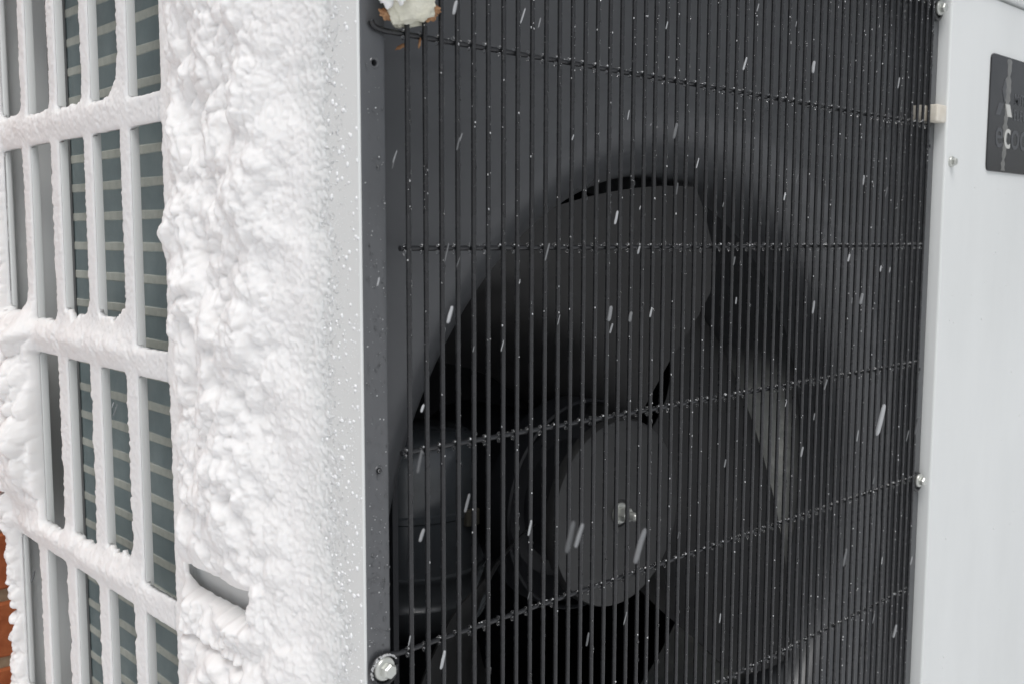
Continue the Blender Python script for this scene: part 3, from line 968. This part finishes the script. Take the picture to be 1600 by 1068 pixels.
it = []
for k in range(46):
    r = random.uniform(0.0003, 0.0009)
    it.append((random.uniform(0.64, 0.98), -0.0074, random.uniform(-0.45, 0.05), r, r * 0.5, r * random.uniform(1, 1.8)))
o = blobs('stuck_flakes', it, 1, M_snow, 0.2)
props(o, 'a few tiny snow grains stuck to the plain white front cover', 'snow', kind='stuff')

# lumps of snow along the lid edge
it = []
for k in range(240):
    x = random.uniform(0.30, 1.0)
    r = random.uniform(0.0010, 0.0028)
    it.append((x, -0.0108 + random.uniform(-.0005, .0005), ZT + random.uniform(0.003, 0.02), r, r * 0.7, r * 1.2))
o = blobs('lid_frost', it, 2, M_snow, 0.15)
props(o, 'bumpy frost stuck along the lid edge at top right', 'frost', kind='stuff')

# ------------------------------------------------------------------ foam pads
def lump(name, sub, size, amp, scale, seed, material, parent=None, loc=(0, 0, 0), rot=(0, 0, 0), boxy=0.0):
    bm = bmesh.new()
    bmesh.ops.create_cube(bm, size=2)
    bmesh.ops.subdivide_edges(bm, edges=bm.edges[:], cuts=sub, use_grid_fill=True)
    from mathutils import noise
    for v in bm.verts:
        s = v.co.normalized()
        p = s.lerp(v.co * 0.9, boxy)
        d = noise.fractal(p * scale + Vector((seed, seed * 2.1, 0)), 0.8, 2.0, 4) * amp
        p = p + s * d
        v.co = Vector((p.x * size[0], p.y * size[1], p.z * size[2]))
    return obj(name, bm, material, parent, loc, rot, angle=70)
pad = empty('foam_pad', (0.0005, -0.0020, 0.1045))
props(pad, 'torn cream foam pad with brown edges at the top left of the grille', 'foam pad')
lump('foam_body', 14, (0.0160, 0.0050, 0.0092), 0.22, 1.5, 3.1, M_foam, pad, (-0.001, -0.002, 0.0008), (0, R(-14), R(4)), 0.62)
lump('foam_flap', 8, (0.0105, 0.0020, 0.0035), 0.15, 2.2, 8.1, M_foam, pad, (0.0035, 0.0052, -0.0058), (0, R(-14), 0), 0.6)
for k, (x, z, s, r) in enumerate(((-0.0160, -0.0062, 0.0030, 20), (0.0125, -0.0025, 0.0034, -30), (0.0155, 0.0010, 0.0026, 10), (-0.0118, -0.0030, 0.0026, 60))):
    lump('torn_edge', 7, (s * 1.25, s * 0.5, s * 0.8), 0.45, 2.5, 11 + k, M_torn, pad, (x, -0.0045 if k == 3 else -0.001, z), (0, R(r), 0))
lump('torn_edge', 6, (0.0044, 0.0008, 0.0010), 0.5, 2.5, 31, M_torn, pad, (-0.0010, 0.0060, -0.0190), (0, R(-28), 0))
lump('torn_edge', 6, (0.0006, 0.0006, 0.0026), 0.5, 2.5, 33, M_torn, pad, (0.0082, 0.0030, -0.0165), (0, R(12), 0))
cap = lump('snow_clump', 14, (0.0085, 0.0060, 0.0075), 0.38, 2.6, 5.0, M_snow, None, (-0.0135, -0.0065, 0.1095))
props(cap, 'small snow clump resting on the torn foam pad', 'snow clump')
cap2 = lump('snow_clump', 14, (0.0130, 0.0055, 0.0050), 0.30, 2.6, 9.0, M_snow, None, (0.0005, -0.0050, 0.1165))
props(cap2, 'wider flat snow clump along the top of the foam pad', 'snow clump')

bm = bmesh.new()
box(bm, (0.5964, -0.0068, 0.0942), (0.6160, 0.0036, 0.1098), 0.0014, 3)
box(bm, (0.5890, 0.0030, 0.0948), (0.5990, 0.0140, 0.1092), 0.0010, 2)
fb = bpy.data.objects.new('foam_block', finish(bm, 'foam_block', M_rubber)); C.objects.link(fb)
props(fb, 'small cream rubber block wedged behind the right end of the grille', 'rubber block')

# wavy wet streak on the dark name plate; its pale colour paints a reflection
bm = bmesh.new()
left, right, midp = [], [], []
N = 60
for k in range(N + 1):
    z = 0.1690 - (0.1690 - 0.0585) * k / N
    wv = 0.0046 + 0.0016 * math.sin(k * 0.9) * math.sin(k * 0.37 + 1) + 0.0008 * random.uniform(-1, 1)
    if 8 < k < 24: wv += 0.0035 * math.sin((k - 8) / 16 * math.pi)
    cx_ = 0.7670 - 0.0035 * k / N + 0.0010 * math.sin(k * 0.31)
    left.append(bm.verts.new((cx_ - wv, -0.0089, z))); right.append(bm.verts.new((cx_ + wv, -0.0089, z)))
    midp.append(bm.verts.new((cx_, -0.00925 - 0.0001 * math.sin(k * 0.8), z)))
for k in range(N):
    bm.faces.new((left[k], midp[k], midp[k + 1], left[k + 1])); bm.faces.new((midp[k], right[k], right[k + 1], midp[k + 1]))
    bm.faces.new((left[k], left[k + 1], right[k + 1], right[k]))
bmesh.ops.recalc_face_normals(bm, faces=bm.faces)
o = obj('wet_sheen_streak', bm, M_streak, loc=(-0.0178, 0, -0.0020))
props(o, 'wavy wet streak with a painted pale reflection down the dark name plate', 'water streak')

# ------------------------------------------------------------------ wind-driven snowflakes in the air: x, y, z, length mm, width mm
FLAKES = [(-0.016, -0.0572, 0.0929, 8.3, 1.89), (0.0646, -0.0311, 0.1014, 6.8, 0.82), (0.0585, -0.0246, 0.1051, 13.7, 1.09), (0.2281, -0.0499, 0.0969, 12.9, 1.61), (0.3608, -0.0195, 0.1137, 11.8, 3.03), (0.1833, -0.0307, 0.0533, 15.0, 2.53), (0.0935, -0.0617, -0.0016, 9.7, 1.66), (0.0573, -0.0453, -0.0201, 11.9, 1.09), (0.1187, -0.0568, -0.0193, 5.8, 1.44), (-0.0198, -0.0573, -0.049, 10.6, 2.18), (0.1116, -0.0421, -0.0556, 12.8, 2.64), (0.1238, -0.0326, -0.0654, 7.5, 1.51), (0.1497, -0.0253, -0.0603, 7.8, 2.5), (0.1604, -0.0325, -0.0577, 7.8, 1.57), (0.2226, -0.0492, -0.0269, 7.4, 1.31), (0.1497, -0.059, 0.0159, 8.9, 1.19), (-0.0146, -0.0293, -0.0975, 5.1, 1.54), (0.0136, -0.0146, -0.0205, 14.7, 1.07), (0.0072, -0.0315, -0.0251, 6.5, 0.52), (-0.0005, -0.0472, -0.145, 11.6, 1.8), (-0.0306, -0.0486, -0.1552, 8.0, 1.98), (0.0498, -0.0407, -0.1691, 10.4, 1.67), (-0.041, -0.1568, -0.1302, 18.2, 2.63), (-0.0394, -0.1602, -0.1292, 13.9, 2.02), (-0.0089, -0.166, -0.1384, 21.1, 2.74), (0.1299, -0.0414, -0.2405, 9.7, 0.93), (0.1147, -0.0247, -0.2545, 10.1, 1.55), (0.2422, -0.0325, -0.1638, 6.9, 1.39), (0.3482, -0.0276, -0.1717, 9.6, 1.93), (0.01, -0.0144, -0.2402, 14.6, 2.22), (0.3305, -0.0977, -0.1359, 31.7, 3.87), (0.3954, -0.0936, -0.149, 18.8, 3.01), (0.4474, -0.0341, -0.0362, 6.2, 1.64), (0.479, -0.026, -0.038, 5.8, 1.7), (0.3485, -0.0331, -0.0628, 14.2, 1.89), (0.4575, -0.0133, -0.0617, 13.7, 3.38), (0.4712, -0.0244, 0.0259, 12.6, 1.26), (0.4029, -0.0401, 0.0318, 9.7, 1.95), (0.3102, -0.0393, 0.0289, 8.1, 1.43), (0.2979, -0.0377, 0.0166, 7.1, 1.42), (0.3303, -0.0227, 0.1398, 5.5, 0.73), (0.4667, -0.0333, 0.1117, 13.3, 1.64), (0.2714, -0.0295, 0.1412, 7.7, 1.03), (0.1666, -0.036, 0.1138, 6.1, 0.92), (0.1582, -0.0319, 0.0552, 1.9, 0.61), (-0.0341, -0.0343, 0.0252, 7.9, 0.73), (-0.0449, -0.035, -0.0334, 5.1, 0.96), (-0.0718, -0.1003, -0.1044, 11.9, 1.48), (0.0514, -0.0303, -0.0361, 3.4, 0.55), (0.0884, -0.0239, -0.0591, 7.3, 0.58), (0.4248, -0.0184, -0.0275, 8.2, 2.04), (0.423, -0.0234, -0.0614, 6.1, 1.22), (0.3688, -0.0249, -0.1477, 6.9, 1.18), (0.4478, -0.0122, -0.2787, 21.6, 2.59), (0.5311, -0.0186, -0.3635, 17.3, 2.77), (0.5145, -0.0387, -0.2898, 8.9, 1.33), (0.4886, -0.0248, -0.2874, 8.3, 0.88), (0.5019, -0.0127, -0.3456, 11.3, 1.36), (0.2035, -0.0239, -0.2077, 5.9, 1.02), (0.3191, -0.0306, -0.1316, 5.6, 0.75), (0.1423, -0.0277, 0.0599, 7.6, 0.91), (0.0841, -0.0378, 0.0421, 4.2, 0.84), (0.0228, -0.0154, 0.0394, 6.0, 0.8), (0.0167, -0.0205, 0.0354, 8.6, 1.06), (-0.0289, -0.0263, 0.0229, 7.4, 0.74), (0.374, -0.0307, -0.1228, 12.2, 1.56), (0.4678, -0.0249, -0.2138, 7.5, 1.29), (0.4618, -0.0122, -0.1767, 11.8, 1.29), (0.5151, -0.0302, -0.1811, 14.4, 1.33), (0.0634, -0.026, -0.2144, 5.1, 0.58), (0.2532, -0.0238, -0.2776, 8.1, 1.08), (0.2092, -0.029, 0.0352, 9.0, 0.98), (0.2421, -0.0261, 0.0098, 4.3, 0.68), (0.1676, -0.0166, 0.0062, 3.2, 0.96), (-0.0126, -0.0145, -0.2231, 6.7, 0.81), (0.0381, -0.0311, -0.0697, 7.5, 0.55), (0.0277, -0.0197, -0.0716, 4.1, 0.55), (0.2523, -0.0311, -0.0543, 6.0, 1.38), (-0.0834, 0.1863, -0.1177, 10.2, 0.63), (-0.1011, 0.2954, -0.2456, 10.6, 1.41), (-0.0843, 0.1876, -0.1146, 4.7, 0.63)]
_n, _l = M_flake.node_tree.nodes, M_flake.node_tree.links
_oi = _n.new('ShaderNodeObjectInfo'); _r = _n.new('ShaderNodeValToRGB')
_r.color_ramp.elements[0].color = (0.11, 0.113, 0.117, 1); _r.color_ramp.elements[1].color = (0.42, 0.43, 0.44, 1)
_l.new(_oi.outputs['Random'], _r.inputs['Fac']); _l.new(_r.outputs['Color'], _n['Principled BSDF'].inputs['Base Color'])
flake_me = []
for s in range(4):
    bm = bmesh.new()
    bmesh.ops.create_icosphere(bm, subdivisions=2, radius=1)
    rr = random.Random(s)
    for v in bm.verts:
        f_ = 1 + rr.uniform(-.16, .16)
        q_ = (v.co.x ** 2 + v.co.y ** 2) ** 0.5; g_ = f_ * (q_ ** 0.55 / q_ if q_ > 0.05 else 1)
        v.co = Vector((v.co.x * g_, v.co.y * g_, math.copysign(abs(v.co.z) ** 0.45, v.co.z)))
    flake_me.append(finish(bm, 'snowflake', M_flake))
ROWS = ['above the first full cross bar', 'between the first and second cross bars', 'between the second and third cross bars',
        'between the third and fourth cross bars', 'below the fourth cross bar']
COLS = [(0.0, 'before the left flange'), (0.09, 'far left of the grille'), (0.19, 'left of grille centre'),
        (0.30, 'near grille centre'), (0.42, 'right of grille centre'), (9, 'far right of the grille')]
def flake_label(x, y, z):
    o_ = cam.matrix_world.translation
    if x < -0.06 and y > 0: return 'small snowflake falling before the snowy side slots'
    t_ = -o_.y / (y - o_.y)
    x0, z0 = o_.x + (x - o_.x) * t_, o_.z + (z - o_.z) * t_
    r_ = sum(z0 < b for b in BARS[1:5])
    return 'small snowflake %s, %s' % (next(n for lim, n in COLS if x0 < lim), ROWS[r_])
NAMED = {22: 'thick pale snowflake left of the nut, before the fan hub', 23: 'thinner snowflake just right of a thick one before the fan hub',
         24: 'long pale snowflake below and right of the fan nut', 30: 'long wide snowflake before the right side of the grille',
         31: 'pale snowflake beside the right dark flange', 9: 'fat snowflake before the lower left of the upper fan blade',
         10: 'fat snowflake before the middle of the upper fan blade'}
for k, (x, y, z, L, W) in enumerate(FLAKES):
    o = link_mesh('snowflake', flake_me[k % 4], None, (x, y, z), (random.uniform(-.1, .1), R(random.uniform(8, 20)), random.uniform(0, 6)))
    o.rotation_euler = (R(random.uniform(-6, 2)), R(random.uniform(15, 27)), 0)
    o.scale = (W * 0.00040, W * 0.00040, L * (0.00036 if L > 12 else 0.00042))
    if k in NAMED:
        props(o, NAMED[k], 'snowflake', 'large snowflakes falling before the grille')
    else:
        props(o, flake_label(x, y, z), 'snowflake', 'small snowflakes falling past the unit')
